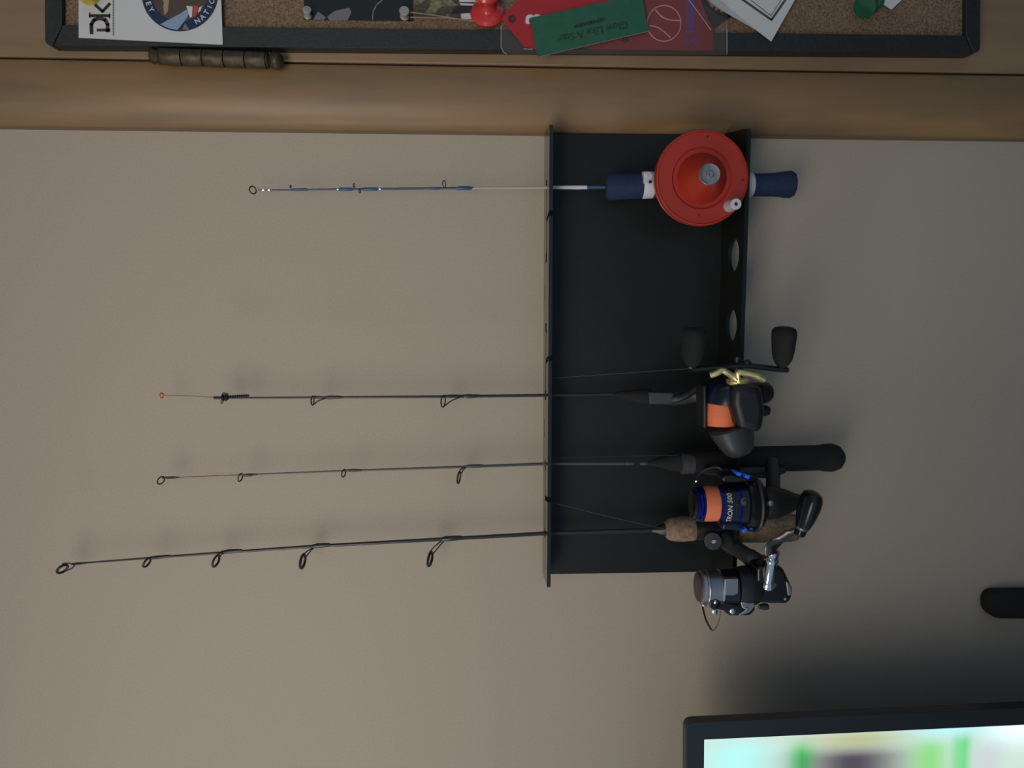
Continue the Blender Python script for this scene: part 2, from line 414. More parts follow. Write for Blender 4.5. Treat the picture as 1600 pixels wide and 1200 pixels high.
def pushpin(label, m, px, py, t, s, tilt=(0, 0), prof=None):
    base = P(px, py, t)
    r = thing('pushpin', label, 'pushpin', base)
    ax = (TO+IR*tilt[0]-IU*tilt[1]).normalized()
    bm = N(); lathe(bm, base, ax, [(z*s, q*s) for z, q in (prof or [(0, 0), (0, 4.6), (.8, 5), (1.6, 4.4), (2.4, 3), (4, 2.5), (7, 2.9), (8, 4.4), (8.8, 5.2), (9.8, 5.2), (10.4, 4.4), (10.6, 0)])], 26)
    obj('pin_head', bm, m, r)
    bm = N(); lathe(bm, base, -ax, [(0, .5*s), (4*s, .5*s), (5*s, .05*s)], 8); obj('pin_point', bm, 'steel', r)
    return r
pushpin('round yellow pushpin on the upper corner of the white sticker card', 'pinyellow', 140, -8, tk+.0006, .00155, (.08, .1))
pushpin('white pushpin at the upper corner of the black photo', 'pinwhite', 481, 26, TC+.0008, .00072, (.1, -.55), [(0, 0), (0, 4.4), (1, 4.4), (1.8, 3.6), (6, 3.8), (8.5, 4.6), (9.5, 4.9), (10.3, 4.3), (10.4, 0)])
pushpin('white pushpin between the two photos with twine tied to it', 'pinwhite', 632, 26, TC+.0008, .00082, (.08, -.25), [(0, 0), (0, 4.4), (1, 4.4), (1.8, 3.6), (6, 3.8), (8.5, 4.6), (9.5, 4.9), (10.3, 4.3), (10.4, 0)])
pushpin('glossy red pushpin between the photo and the red tag', 'pinred', 762, 24, TC+.0008, .00225, (-.06, -.5), [(0, 0), (0, 5.6), (1.2, 6.2), (2.4, 5.6), (3.4, 3.4), (5, 2.7), (7, 3.2), (8, 4.0), (9, 4.7), (10, 4.8), (11, 4.0), (11.5, 0)])
pushpin('translucent green pushpin leaning on the cork beside a white paper', 'pingreen', 1366, -2, TC+.0030, .00170, (-1.25, .95), [(0, 0), (0, 4.8), (1, 5.4), (2, 4.8), (3, 3.1), (5, 2.6), (8, 3.0), (9, 4.4), (10.2, 5.6), (11.4, 5.2), (12, 0)])

ph = thing('photo_print', 'black photo print with pale grey shapes pinned on the cork', 'photo', P(640, 10, TC))
sheet('print', [(473, -130), (645, -130), (646, 33), (475, 31)], TC+.0006, 'photo', ph)
sheet('printed_shape', [(497, 18), (509, 27), (506, 31), (489, 31)], TC+.00075, 'photogrey', ph, .0001)
sheet('printed_shape', [(511, 26), (523, 17), (546, 12), (549, 20), (543, 32), (515, 32)], TC+.00075, 'photogrey', ph, .0001)
bm = N(); stroke(bm, [(597, 0), (588, 8), (583, 18), (582, 31)], 2, TC+.00075); obj('printed_line', bm, 'photogrey', ph)
p2 = thing('photo_print', 'dark photo print with olive foliage and white bands beside the red pushpin', 'photo', P(740, 10, TC))
sheet('print', [(647, -130), (778, -130), (782, 33), (648, 27)], TC+.0004, 'photobrown', p2)
sheet('printed_foliage', [(645, 0), (665, 0), (655, 7), (646, 7)], TC+.00055, 'photogreen', p2, .0001)
sheet('printed_foliage', [(672, 0), (705, 0), (716, 8), (690, 10), (678, 22), (664, 20), (672, 10)], TC+.00055, 'photogreen', p2, .0001)
sheet('printed_band', [(716, -4), (745, -4), (745, 3), (718, 3)], TC+.00055, 'whiteink', p2, .0001)
sheet('printed_band', [(718, 5), (745, 6), (745, 9), (720, 8)], TC+.00055, 'whiteink', p2, .0001)
sheet('printed_band', [(712, 9.5), (745, 9), (745, 20), (704, 22)], TC+.00055, 'ink', p2, .0001)
sheet('printed_band', [(720, 21), (744, 20), (745, 30), (721, 30)], TC+.00055, 'whiteink', p2, .0001)
sheet('printed_tile', [(697, 22), (703, 22), (703, 28), (697, 27)], TC+.00055, 'photogreen', p2, .0001)
tw = thing('twine', 'thin tan twine stretched from the white pushpin to the red pushpin', 'string', P(640, 22, TC))
for pts in ([(641, 19), (680, 24), (720, 30), (752, 35)], [(641, 27), (690, 28), (722, 30)]):
    bm = N(); tube(bm, smooth_path([P(x, y, TC+.0045) for x, y in pts]), .0005, 6); obj('strand', bm, 'string', tw)

# clear sleeve holding a red card, with diamond ribbon and green ticket
tsl = TF+.0012
sl = thing('clear_sleeve', 'clear plastic sleeve hanging over the black frame with a red card inside', 'sleeve', P(1130, 40, tsl))
sheet('film', [(783, -90), (1137, -90), (1137, 86)]+[(790, 84), (785, 79)]+[(783, 48)], tsl+.0012, 'film', sl, .0001)
for pts in ([(783, 40), (783, 74), (787, 82), (792, 84)], [(1136, 45), (1136, 84)], [(1071, -8), (1111, 47)]):
    bm = N(); tube(bm, [P(x, y, tsl+.0014) for x, y in pts], .00032, 6); obj('film_edge', bm, 'filmedge', sl)
rc = thing('baseball_card', 'dark red card with an outlined baseball inside the clear sleeve', 'card', P(1100, 40, tsl))
sheet('card', [(850, -80), (1060, -80), (1113, 44), (1115, 74), (1112, 79), (930, 77), (850, 66)], tsl+.0006, 'redcard', rc)
bm = N(); q = P(1037.5, 36.5, tsl+.0008); s = sc(tsl)
torus(bm, q, IR, IU, 25.5*s, .00045, 40, 6)
tube(bm, smooth_path([P(x, y, tsl+.0008) for x, y in [(1024, 15), (1033, 25), (1046, 31), (1062, 32)]]), .00045, 6)
tube(bm, smooth_path([P(x, y, tsl+.0008) for x, y in [(1014, 40), (1026, 42), (1038, 50), (1048, 59)]]), .00045, 6)
obj('baseball_outline', bm, 'pinkink', rc)
bm = N()
prism(bm, [(1072, -60), (1086, -60), (1086, 42), (1072, 42)], tsl+.0006, tsl+.0007)
for ch, y in (('S', 64), ('K', 44)): text(bm, ch, face_mtx(1081, y, tsl+.0008, 90), 25*s, bold=.03)
obj('purple_lettering', bm, 'purpleink', rc)
bm = N()
for a in range(5):
    th = 2*PI*a/5+.3; prism(bm, [(977, 62), (977+5*math.cos(th-.4), 62+5*math.sin(th-.4)), (977+6*math.cos(th), 62+6*math.sin(th)), (977+5*math.cos(th+.4), 62+5*math.sin(th+.4))], tsl+.0006, tsl+.0008)
obj('printed_star', bm, 'ink', rc)
rb = thing('tag', 'bright red pointed tag with a punched hole and a white figure beside the red pushpin', 'tag', P(800, 40, tsl))
bm = N(); s2 = sc(tsl+.002)
mt = Matrix((IR, IU, TO)).transposed().to_4x4(); mt.translation = P(800, 28, tsl+.002)
def rel(pts, cx=800, cy=28): return [((x-cx)*s2, -(y-cy)*s2) for x, y in pts]
plate(bm, [rel([(784, 29), (818, -8), (870, -60), (985, -60), (940, 60), (845, 70), (836, 72), (818, 69)]), rel(circ(800, 29.5, 4.6, 16))[::-1]], .0006, mt)
obj('tag_body', bm, 'reddark', rb)
bm = N(); torus(bm, P(800, 29.5, tsl+.0026), IR, IU, 5.2*s2, .0004, 20, 6); obj('eyelet', bm, 'redcard', rb)
bm = N(); text(bm, '3', face_mtx(836, 30, tsl+.0026, 90), 34*s2, th=.0003, bold=.03); obj('figure', bm, 'white', rb)
bm = N(); tube(bm, [P(818, 76, tsl+.003), P(832, 77, tsl+.003)], .0005, 6); tube(bm, [P(832, 74, tsl+.003), P(832, 80, tsl+.003)], .0004, 6); obj('staple', bm, 'silver', rb)
tt_ = tsl+.0050
gt = thing('ticket', 'green paper ticket printed with dark lettering across the red tag and card', 'ticket', P(920, 50, tt_))
bm = N(); q = [(828, 28), (1003, -10), (1013, 48), (840, 88)]
prism(bm, q, tt_-.0008, tt_); obj('ticket_paper', bm, 'greencard', gt)
bm = N(); tube(bm, [P(840, 89, tt_-.0004), P(1012, 49, tt_-.0004)], .0004, 6); obj('ticket_edge', bm, 'greyink', gt, label='pale torn lower edge')
bm = N()
text(bm, 'Glow Like A Star', face_mtx(927, 49, tt_+.0001, 180+12.5), 15.2*sc(tt_), bold=.022)
for k in range(9):                          # second line: too worn to read, short dark strokes only
    x = 898+k*5.3; y = 41.5-k*1.32; stroke(bm, [(x, y), (x+3.2, y-.8)], 6 if k % 3 else 4.5, tt_+.0001)
obj('ticket_lettering', bm, 'greenink', gt)
# floral dark card, certificate and papers
fl = thing('dark_card', 'black card with a cream scalloped edge behind the clear sleeve', 'card', P(1110, 20, TC))
sheet('card', [(1040, -80), (1180, -80), (1148, 22), (1113, 47), (1078, 0)], TC+.0008, 'photo', fl)
sheet('scalloped_edge', [(1100, -6), (1108, 5), (1112, 12), (1117, 10), (1118, 17), (1123, 14), (1127, 20), (1131, 18), (1128, 11), (1135, -6)], TC+.00095, 'tanink', fl, .0001)
bm = N()
for x, y in ((1094, 12), (1103, 11), (1110, 8)): prism(bm, circ(x, y, 1.3, 8), TC+.0008, TC+.001)
obj('printed_dots', bm, 'greyink', fl)
c2 = sheet('paper', [(1060, -60), (1180, -80), (1212, 42), (1198.5, 57), (1131, 18), (1112, 5)], TF+.0008, 'greypaper'); tag(c2, 'plain blue-grey paper tucked behind the certificate corner', 'paper')
ce = thing('certificate', 'white certificate corner with a double brown border hanging over the frame', 'certificate', P(1204, 50, TF))
tce = TF+.0016
sheet('page', [(1100, -100), (1300, -100), (1242, 0), (1205, 65), (1178, 44), (1110, -12)], tce, 'paper', ce)
bm = N(); stroke(bm, [(1150, -8), (1205.5, 31), (1238, -16)], 3.6, tce+.0001); stroke(bm, [(1163, -8), (1204.5, 24.5), (1231, -16)], 1.1, tce+.0001); obj('printed_border', bm, 'brownink', ce)
lp = sheet('paper', [(1340, -24), (1371, 0), (1393, 15), (1411, -2), (1425, -20)], TC+.006, 'paper', None, .0005); tag(lp, 'small white paper corner beside the green pushpin', 'paper')

# ------------------------------------------------------------------ rod rack
TS, TL = .046, .060                          # depth of the top and the bottom shelf
rk = thing('rod_rack', 'black wall rack with slotted top shelf and holed bottom shelf', 'rack', P(1150, 550, 0))
zt = P(859.5, 560, TS).z; zb = P(1165, 380, TL).z
xl = P(870, 897.5, .004).x; xr = P(870, 208.5, .004).x
ztp, zbp = zt, zb
bm = N(); box(bm, Vector(((xl+xr)/2, -.002, (zt+zb)/2)), xr-xl, .004, zt-zb); obj('back_panel', bm, 'rack', rk, bevel=.0006)
def XF(y, t, x=859): return P(x, y, t).x
def shelf_mtx(z):
    m = Matrix((Vector((1, 0, 0)), Vector((0, -1, 0)), Vector((0, 0, -1)))).transposed().to_4x4(); m.translation = Vector((0, 0, z)); return m
x0, x1 = XF(920, TS), XF(194, TS)
out = [(xl, 0.0), (x0+.001, TS-.009), (x0, TS-.003), (x0+.002, TS)]
for ya, yc, yb in ((833, 780, 726), (618, 565, 512), (403, 344, 288)):
    xa, xc, xb = XF(ya, .024), XF(yc, .03), XF(yb, .024); w = .0022
    out += [(xc-w+.004, TS), (xc-w, .026), (xa+.005, .026), (xa+.004, .029), (xa-.003, .029), (xa-.004, .026), (xa-.004, .021), (xa-.003, .018), (xa+.003, .018), (xa+.004, .0215),
            (xb-.004, .0215), (xb-.003, .018), (xb+.003, .018), (xb+.004, .021), (xb+.004, .026), (xb+.003, .029), (xb-.004, .029), (xb-.005, .026), (xc+w, .026), (xc+w+.004, TS)]
out += [(x1-.002, TS), (x1, TS-.003), (x1-.001, TS-.009), (xr, 0.0)]
def slot(y0, y1, t, h):
    a, b = XF(y1, t), XF(y0, t); return [(a, t-h), (a, t+h), (b, t+h), (b, t-h)]
bm = N(); plate(bm, [out, slot(445, 470, .013, .0016), slot(655, 683, .013, .0016)], .003, shelf_mtx(zt)); obj('top_shelf', bm, 'rackshelf', rk)
lx0, lx1 = P(1150, 899, TL).x, P(1168, 198, TL).x
def hole(y, t=.036, r=.0138, x=1149):
    cx = P(x, y, t).x; return [(cx+r*math.cos(2*PI*k/32), t+r*math.sin(2*PI*k/32)) for k in range(32)]
lout = [(xl, 0), (lx0, TL-.008), (lx0+.001, TL-.002), (lx0+.004, TL), (lx1-.004, TL), (lx1-.001, TL-.002), (lx1, TL-.008), (xr, .012), (xr, 0)]
bm = N(); plate(bm, [lout]+[hole(y) for y in (293, 399, 508, 618, 722, 825)], .0032, shelf_mtx(zb)); obj('bottom_shelf', bm, 'rack', rk)
TR = lambda x: .0235+max(0, min(1, (x-850)/300))*.0125       # depth of a rod standing in the rack

def blank(name, m, pts, root, n=10, t=None):
    """pts: (x, y, diameter px)"""
    bm = N(); tube(bm, [P(x, y, TR(x) if t is None else t) for x, y, d in pts], [d/2*sc(.024) for x, y, d in pts], n); return obj(name, bm, m, root)
def ring(bm, x, y, t, major, minor, ang, r=.0006, n=26):
    """a round eye of radius major px seen obliquely as an ellipse; ang: direction of the long axis, degrees in the image"""
    s = sc(t); a = math.radians(ang); k = min(1, minor/major)
    u = IR*math.cos(a)-IU*math.sin(a); w = IR*-math.sin(a)-IU*math.cos(a)
    g = (-math.sin(a)*(x-745)+math.cos(a)*(y-466))/F      # how much standing off the wall shows sideways here
    b = math.atan(g)+math.acos(k/math.sqrt(1+g*g)); v = w*math.cos(b)+TO*math.sin(b)
    torus(bm, P(x, y, t), u, v, major*s, r, n, 7)
def leg(bm, pts, r, t0, t1=None):
    n = len(pts); t1 = t0 if t1 is None else t1
    tube(bm, smooth_path([P(x, y, t0+(t1-t0)*i/(n-1)) for i, (x, y) in enumerate(pts)], 4), r, 6)
def guide(root, ringspec, legs, wrap, m='black', wm='carbon', rr=.0006, lr=.00055, t=.0235, tr=None):
    tr = tr if tr is not None else t+.003
    bm = N(); x, y, ma, mi, an = ringspec; ring(bm, x, y, tr, ma, mi, an, rr)
    for l in legs: leg(bm, l, lr, tr, t)
    g = obj('line_guide', bm, m, root)
    if wrap:
        bm = N(); tube(bm, [P(a, b, t) for a, b, d in wrap], [d/2*sc(t) for a, b, d in wrap], 10); obj('thread_wrap', bm, wm, g)
    return g
def lathe_px(bm, a, b, t0, t1, prof, n=30, sy=1.0, u=None):
    """lathe between two pixels; prof: (fraction along, radius px)"""
    pa, pb = P(*a, t0), P(*b, t1); L = (pb-pa).length; s = sc((t0+t1)/2)
    return lathe(bm, pa, pb-pa, [(f*L, r*s) for f, r in prof], n, sy, u)

# ---- rod with red reel
r1 = thing('ice_fishing_rod', 'slim blue ice rod with blue foam grips and big red plastic reel', 'fishing rod', P(1235, 289, .036))
blank('rod_blank', 'bluerod', [(403, 297, 1.4), (423, 297, 2.2), (500, 296, 2.8), (620, 295, 3.4), (740, 293.5, 4.0)], r1)
blank('rod_blank', 'fibre', [(738, 294, 3.8), (800, 293.5, 4.2), (862, 293, 4.8)], r1).__setitem__('label', 'pale translucent section')
blank('rod_blank', 'milky', [(858, 293, 5.2), (905, 292.8, 6.4), (917, 292.8, 6.0)], r1).__setitem__('label', 'milky white section above the grip')
blank('rod_blank', 'bluewrap', [(912, 292.8, 5.2), (950, 292.5, 5.2)], r1).__setitem__('label', 'blue section above the grip')
for a in ((455, 482, 4.2), (528, 552, 5), (565, 592, 5), (668, 690, 4.2), (712, 738, 6)):
    y = lambda x: 297-(x-400)*.0092
    blank('thread_wrap', 'bluewrap', [(a[0], y(a[0]), a[2]*.6), (a[0]+4, y(a[0]), a[2]), (a[1]-4, y(a[1]), a[2]), (a[1], y(a[1]), a[2]*.6)], r1)
for x in (410, 419, 527, 592, 664, 742):
    blank('trim_band', 'chrome', [(x, 297-(x-400)*.0092, 3.4), (x+3, 297-(x-400)*.0092, 3.4)], r1)
bm = N(); ring(bm, 395, 297, .0235, 5.6, 4.8, 80, .00055); obj('tip_eye', bm, 'bronze', r1)
for x, y, m in ((454, 291.5, 2.2), (553, 290, 2.8), (562, 299, 2.5), (694, 287.5, 5)):
    bm = N(); ring(bm, x, y, .026, m, m*.45, 90, .0004); obj('line_guide', bm, 'bronze', r1)
bm = N(); lathe_px(bm, (946, 292.5), (1024, 290), .032, .036, [(0, 0), (0, 15), (.03, 18.5), (.08, 20), (.5, 19), (1, 18.5), (1, 0)]); obj('fore_grip', bm, 'blue', r1)
bm = N(); lathe_px(bm, (1165, 289.5), (1241, 288), .036, .037, [(0, 0), (0, 17.5), (.3, 17.2), (.6, 18), (.8, 20), (.92, 20.5), (.98, 18), (1, 13), (1, 0)]); obj('rear_grip', bm, 'blue', r1)
bm = N(); lathe_px(bm, (1020, 290), (1170, 289), .036, .036, [(0, 12), (1, 12)]); obj('reel_seat', bm, 'blue', r1)
for x0_, x1_, r_ in ((1003, 1021, 20.5), (1158, 1175, 19.5)):
    bm = N(); lathe_px(bm, (x0_, 289.5), (x1_, 289), .036, .036, [(0, r_*.85), (0, r_-1), (.08, r_), (.9, r_-.5), (1, r_-2), (1, r_*.85)])
    if x0_ < 1100:
        prism(bm, [(1006, 269), (1013, 268), (1019, 272), (1019, 286), (1006, 286)], .040, .0475)
        lathe(bm, P(1010, 274, .047), TO, [(0, 3*sc(.04)), (.0015, 2.6*sc(.04)), (.0018, 0)], 12)
    o = obj('hood_ring', bm, 'white', r1)
    if x0_ < 1100:
        bm = N(); lathe(bm, P(1016, 284, .0474), TO, [(0, 2.6*sc(.04)), (.0003, 2.6*sc(.04))], 12); obj('screw_hole', bm, 'ink', o)
# big red reel
tR = .074; s = sc(tR)
cR = P(1097.5, 278, tR); axR = (TO+IR*.015).normalized()
bm = N(); lathe(bm, cR, axR, [(-.013, 60*s), (-.013, 69.5*s), (-.0125, 70*s), (-.0110, 70*s), (-.0105, 68*s), (-.0105, 50*s), (-.005, 50*s), (-.005, 71*s), (-.0045, 72.5*s), (-.001, 72.5*s), (0.0002, 71.5*s), (.0004, 69.5*s), (-.0006, 68.2*s), (-.0008, 47*s), (-.0022, 44.5*s), (-.0022, 38.5*s), (-.001, 38*s), (.0165, 16.5*s), (.0165, 0)], 72)
obj('reel', bm, 'red', r1, ang=30)
cc = cR+axR*.0160
bm = N(); lathe(bm, cc, axR, [(0, 15.8*s), (.0018, 16*s), (.0023, 15.2*s), (.0019, 12*s), (.0021, 6*s), (.0030, 5*s), (.0032, 3*s), (.0026, 0)], 32); obj('reel_cap', bm, 'cap', r1)
bm = N(); kb = P(1140.5, 322, tR); lathe(bm, kb, axR, [(-.001, 9.5*s), (0, 9.5*s), (.002, 8.5*s), (.012, 8.2*s), (.0135, 8.4*s), (.014, 7.6*s), (.014, 3.1*s), (.012, 2.9*s)], 24); kn = obj('reel_knob', bm, 'white', r1)
bm = N(); lathe(bm, kb, axR, [(.0118, 3*s), (.0128, 3*s)], 14); obj('knob_socket', bm, 'plumink', kn)
for x, y in ((1106, 213), (1161, 281), (1093, 336.5)):
    bm = N(); lathe(bm, P(x, y, tR+.0), axR, [(-.0009, 2*s), (-.0003, 2*s)], 10); obj('rivet_hole', bm, 'redcard', r1)
bm = N(); box(bm, P(1097, 285, .051), .012, .024, .044); obj('reel_foot', bm, 'red', r1, bevel=.002)

# ---- rod with gold star drag (spring bobber at the tip)
r2 = thing('ice_fishing_rod', 'black ice rod with gold drag lever and orange line on its black reel', 'fishing rod', P(1200, 612, .036))
blank('rod_blank', 'carbon', [(334, 621.5, 3), (420, 621.5, 3.2), (560, 620.5, 3.8), (700, 619.5, 4.2), (860, 617.5, 5), (965, 616, 6)], r2)
bm = N(); tube(bm, smooth_path([P(x, y, .0235) for x, y in [(257, 618), (280, 618), (305, 619), (336, 621)]]), .00028, 6); obj('spring_wire', bm, 'redtip', r2)
bm = N(); ring(bm, 252.5, 618, .0235, 3.6, 2.8, 90, .0006); tube(bm, [P(256, 618, .0235), P(261, 618, .0235)], [.001, .0004], 6); obj('tip_eye', bm, 'orangetip', r2)
bm = N(); tube(bm, [P(334, 621.5, .025), P(346, 621.5, .025)], .0012, 8)
tube(bm, [P(350, 620.5, .026), P(389, 618.3, .026)], .0010, 8)
for k in range(9): torus(bm, P(357+k*3.5, 620.3-k*.22, .026), IU, TO, .0012, .0004, 10, 5)
obj('spring_coil', bm, 'black', r2)
bm = N(); lathe_px(bm, (346.5, 621), (356.5, 620.5), .026, .026, [(0, 4), (.15, 5), (.4, 5.5), (.5, 3.5), (.6, 5.5), (.85, 5), (1, 4)], 16)
for x, y, r_ in ((349.5, 615.5, 2.6), (354, 615.8, 2.4), (347, 627, 2.3), (353, 625, 2)): lathe(bm, P(x, y, .026), TO, [(-.001, 0), (-.001, r_*.00052), (.001, r_*.00052), (.001, 0)], 10)
tube(bm, [P(347, 624, .026), P(346.5, 631, .026)], .0006, 6)
obj('spring_clamp', bm, 'black', r2)
guide(r2, (488.5, 626, 7, 2.2, 91), [[(489, 619), (505, 620), (515, 621)], [(490, 632), (500, 625), (514, 621.5)]], [(508, 621, 4), (514, 621, 6), (530, 620.5, 5), (536, 620.6, 3.6)])
guide(r2, (692.5, 627, 9.2, 3.2, 91), [[(694, 618), (712, 617.3), (735, 618.5)], [(695, 634), (706, 626), (722, 620), (736, 619.5)]], [(722, 618.6, 4), (732, 619, 7), (744, 618.8, 5.5), (752, 618.6, 4)])
bm = N(); lathe_px(bm, (958, 616), (1016, 620), .030, .033, [(0, 0), (0, 3), (.1, 4.5), (.6, 10), (1, 13), (1, 0)]); obj('fore_grip', bm, 'softblack', r2)
bm = N(); tube(bm, smooth_path([P(1014, 621, .034), P(1055, 622, .037), P(1090, 617, .040), P(1130, 612, .040)]), [.0058]*6+[.0062]*6+[.0075]*7, 20); obj('reel_seat', bm, 'dgrey', r2)
bm = N(); prism(bm, [(1014, 613), (1053, 614), (1051, 631), (1015, 631)], .038, .0435); obj('label_plate', bm, 'grey', r2, bevel=.001, label='dull grey label plate')
bm = N(); tube(bm, smooth_path([P(1052, 624, .042), P(1070, 618, .048), P(1090, 606, .062), P(1112, 600, .072)]), [.0035]*8+[.003]*11, 12, flat=(TO, .6)); obj('trigger_arm', bm, 'black', r2)
bm = N(); lathe_px(bm, (1120, 612), (1203, 614), .038, .038, [(0, 0), (0, 14), (.4, 15), (.9, 17), (.97, 15), (1, 10), (1, 0)]); obj('butt_grip', bm, 'softblack', r2)
# baitcasting style reel, spool axis across the rod
tb = .084; s = sc(tb)
bm = N(); lathe_px(bm, (1139, 598), (1136, 631), tb, tb, [(0, 0), (0, 24), (.1, 29), (.3, 32), (.8, 36), (.97, 36), (1, 34), (1, 0)], 40); obj('gear_side_plate', bm, 'navy', r2)
bm = N(); lathe_px(bm, (1127, 630), (1127, 665), tb, tb+.001, [(0, 0), (0, 22.5), (.3, 23.5), (.7, 23.5), (1, 22.5), (1, 0)], 36); obj('line_spool', bm, 'orange', r2, label='wound orange line')
bm = N(); lathe_px(bm, (1141, 664), (1158, 712), tb, tb, [(0, 0), (0, 33), (.05, 36), (.3, 33), (.6, 28), (.85, 22), (.95, 16), (1, 8), (1, 0)], 40); obj('palm_side_plate', bm, 'dgrey', r2)
bm = N(); prism(bm, [(1139, 630), (1144, 648), (1149, 667), (1186, 676), (1192, 640), (1186, 600), (1140, 600)], .064, .108, tp=.100); obj('reel_frame', bm, 'black', r2, bevel=.006, segs=4)
bm = N(); prism(bm, [(1098, 602), (1106, 602), (1106, 672), (1098, 668)], .068, .088); obj('line_guide_bar', bm, 'black', r2, bevel=.002)
bm = N(); lathe_px(bm, (1172, 640), (1203, 642), .088, .088, [(0, 9), (.5, 8.5), (.8, 9), (.95, 7), (1, 3), (1, 0)], 20); obj('thumb_bar', bm, 'black', r2)
bm = N(); lathe_px(bm, (1166, 613), (1204, 614), .090, .086, [(0, 15), (.5, 16), (.85, 16), (.97, 12), (1, 6), (1, 0)], 28); obj('cast_control_knob', bm, 'black', r2)
# drag star
tg = .100
bm = N(); tube(bm, smooth_path([P(1150, 594, tg), P(1143, 587, tg), P(1134, 581, tg+.002), P(1127, 579, tg+.002), P(1119, 583, tg+.002), P(1110, 586, tg)], 5), .0024, 10, flat=(TO, 1.5))
tube(bm, smooth_path([P(1153, 597, tg), P(1152, 588, tg), P(1152.5, 582, tg), P(1163, 582.5, tg), P(1178, 586, tg), P(1192, 592, tg-.002)], 5), [.0022]*11+[.0026]*10+[.0033]*5, 10, flat=(TO, 1.5))
obj('drag_star', bm, 'gold', r2)
bm = N(); lathe_px(bm, (1152, 591), (1152, 600), .092, .092, [(0, 0), (0, 14), (.15, 17), (1, 17), (1, 0)], 24); ds = obj('drag_plate', bm, 'gold', r2)
for x in (1140, 1151.5, 1163):
    bm = N(); lathe(bm, P(x, 596.5, .092+.0078-(abs(x-1152)*.00012)), TO, [(-.001, .0006), (.0004, .0006)], 8); obj('drag_hole', bm, 'ink', ds)
bm = N(); lathe_px(bm, (1152, 558), (1151, 592), .094, .094, [(0, 0), (0, 6), (.3, 6), (.32, 8.5), (.6, 8.5), (.62, 5), (1, 5)], 18); obj('crank_hub', bm, 'black', r2)
th = .098
bm = N(); tube(bm, smooth_path([P(x, y, th) for x, y in [(1078, 577), (1105, 575), (1135, 573), (1160, 571), (1185, 573), (1208, 576), (1230, 578)]]), .0022, 10, flat=(TO, 1.9)); obj('crank_arm', bm, 'black', r2)
bm = N(); lathe_px(bm, (1166, 563), (1168, 573), th, th, [(0, 3), (0, 5), (.4, 7), (1, 7)], 10); obj('crank_nut', bm, 'black', r2)
for bx, by, tx, ty in ((1222, 573, 1226, 511), (1081, 573, 1085, 512)):
    bm = N(); lathe_px(bm, (bx, by), (tx, ty), th+.001, th+.003, [(0, 0), (0, 9), (.08, 14), (.2, 19), (.4, 22), (.75, 24.5), (.88, 24.5), (.95, 22), (.985, 17), (1, 13), (1, 0)], 32, sy=.75); kk = obj('crank_knob', bm, 'softblack', r2)
    bm = N(); lathe_px(bm, (bx, by+2.5), (bx, by-.5), th+.001, th+.001, [(0, 5), (.5, 6.5), (1, 6), (1, 0)], 18); obj('washer', bm, 'chrome', kk)
bm = N(); tube(bm, [P(864, 591, .03), P(990, 582, .045), P(1105, 574, .075)], .00016, 5); obj('fishing_line', bm, 'line', r2)

# ---- rod with blue spinning reel
r3 = thing('ice_fishing_rod', 'grey ice rod with black grip and blue spinning reel wound with orange line', 'fishing rod', P(1310, 716, .036))
a_ = blank('rod_blank', 'redtip', [(280, 745.8, 1.3), (375, 742, 1.8)], r3); a_['label'] = 'thin reddish tip section'
blank('rod_blank', 'carbon2', [(375, 742, 2.0), (540, 735.5, 2.8), (720, 729.5, 4.0), (860, 724.5, 5), (975, 724, 6)], r3)
guide(r3, (251.5, 750.5, 6.4, 4.6, 112), [[(256, 746.5), (268, 746), (280, 746)]], [(254, 746.6, 3.6), (268, 746.2, 4.2), (281, 745.8, 2)], m='bronze')
guide(r3, (375.5, 746, 6.2, 3.2, 102), [[(377, 741), (390, 742), (397, 741.5)]], [(378, 742.5, 4), (390, 742.2, 5), (402, 741, 2.6)], m='bronze')
guide(r3, (537, 739.5, 6, 2.8, 98), [[(538, 734), (552, 735)]], [(540, 735.4, 4), (556, 734.8, 5), (566, 734.6, 3)], m='bronze')
guide(r3, (717, 746, 9.4, 2.2, 96), [[(718, 735), (724, 731), (730, 728.5)], [(720, 741), (725, 733), (731, 729)]], [(728, 728.6, 4), (736, 728.4, 6), (750, 728, 6), (756, 727.8, 4)], rr=.0008, m='bronze', wm='carbon2')
for x, m_ in ((976, 'steel'), (1000, 'steel')):
    bm = N(); lathe_px(bm, (x, 724), (x+14, 723.6), .031, .031, [(0, 2.4), (.2, 3.2), (.8, 3.2), (1, 2.6)], 14); obj('winding_check', bm, 'grey', r3)
bm = N(); lathe_px(bm, (1012, 723.5), (1170, 717), .032, .036, [(0, 0), (0, 3), (.14, 9), (.26, 15.5), (.5, 17.5), (1, 17)]); obj('fore_grip', bm, 'softblack', r3)
bm = N(); lathe_px(bm, (1063, 724), (1084, 723), .0345, .0345, [(0, 16), (.05, 17.5), (.95, 17.5), (1, 16.4)], 30); obj('reel_seat_ring', bm, 'grey', r3)
bm = N(); lathe_px(bm, (1160, 718), (1318, 714.5), .036, .036, [(0, 0), (0, 18.5), (.1, 20.5), (.5, 20.5), (.76, 20.5), (.79, 22), (.88, 22.8), (.95, 19), (.99, 11), (1, 0)]); obj('rear_grip', bm, 'softblack', r3)
t3 = .084; s = sc(t3)
bm = N(); tube(bm, [P(1100, 736, .046), P(1150, 738, .048), P(1207, 738, .048), P(1225, 734, .046)], [.003, .0048, .0052, .003], 12); obj('reel_foot', bm, 'dgrey', r3)
bm = N(); tube(bm, smooth_path([P(1207, 722, .046), P(1208, 745, .060), P(1208, 765, .072), P(1210, 785, t3)]), .0058, 14, flat=(TO, .8)); obj('reel_stem', bm, 'dgrey', r3)
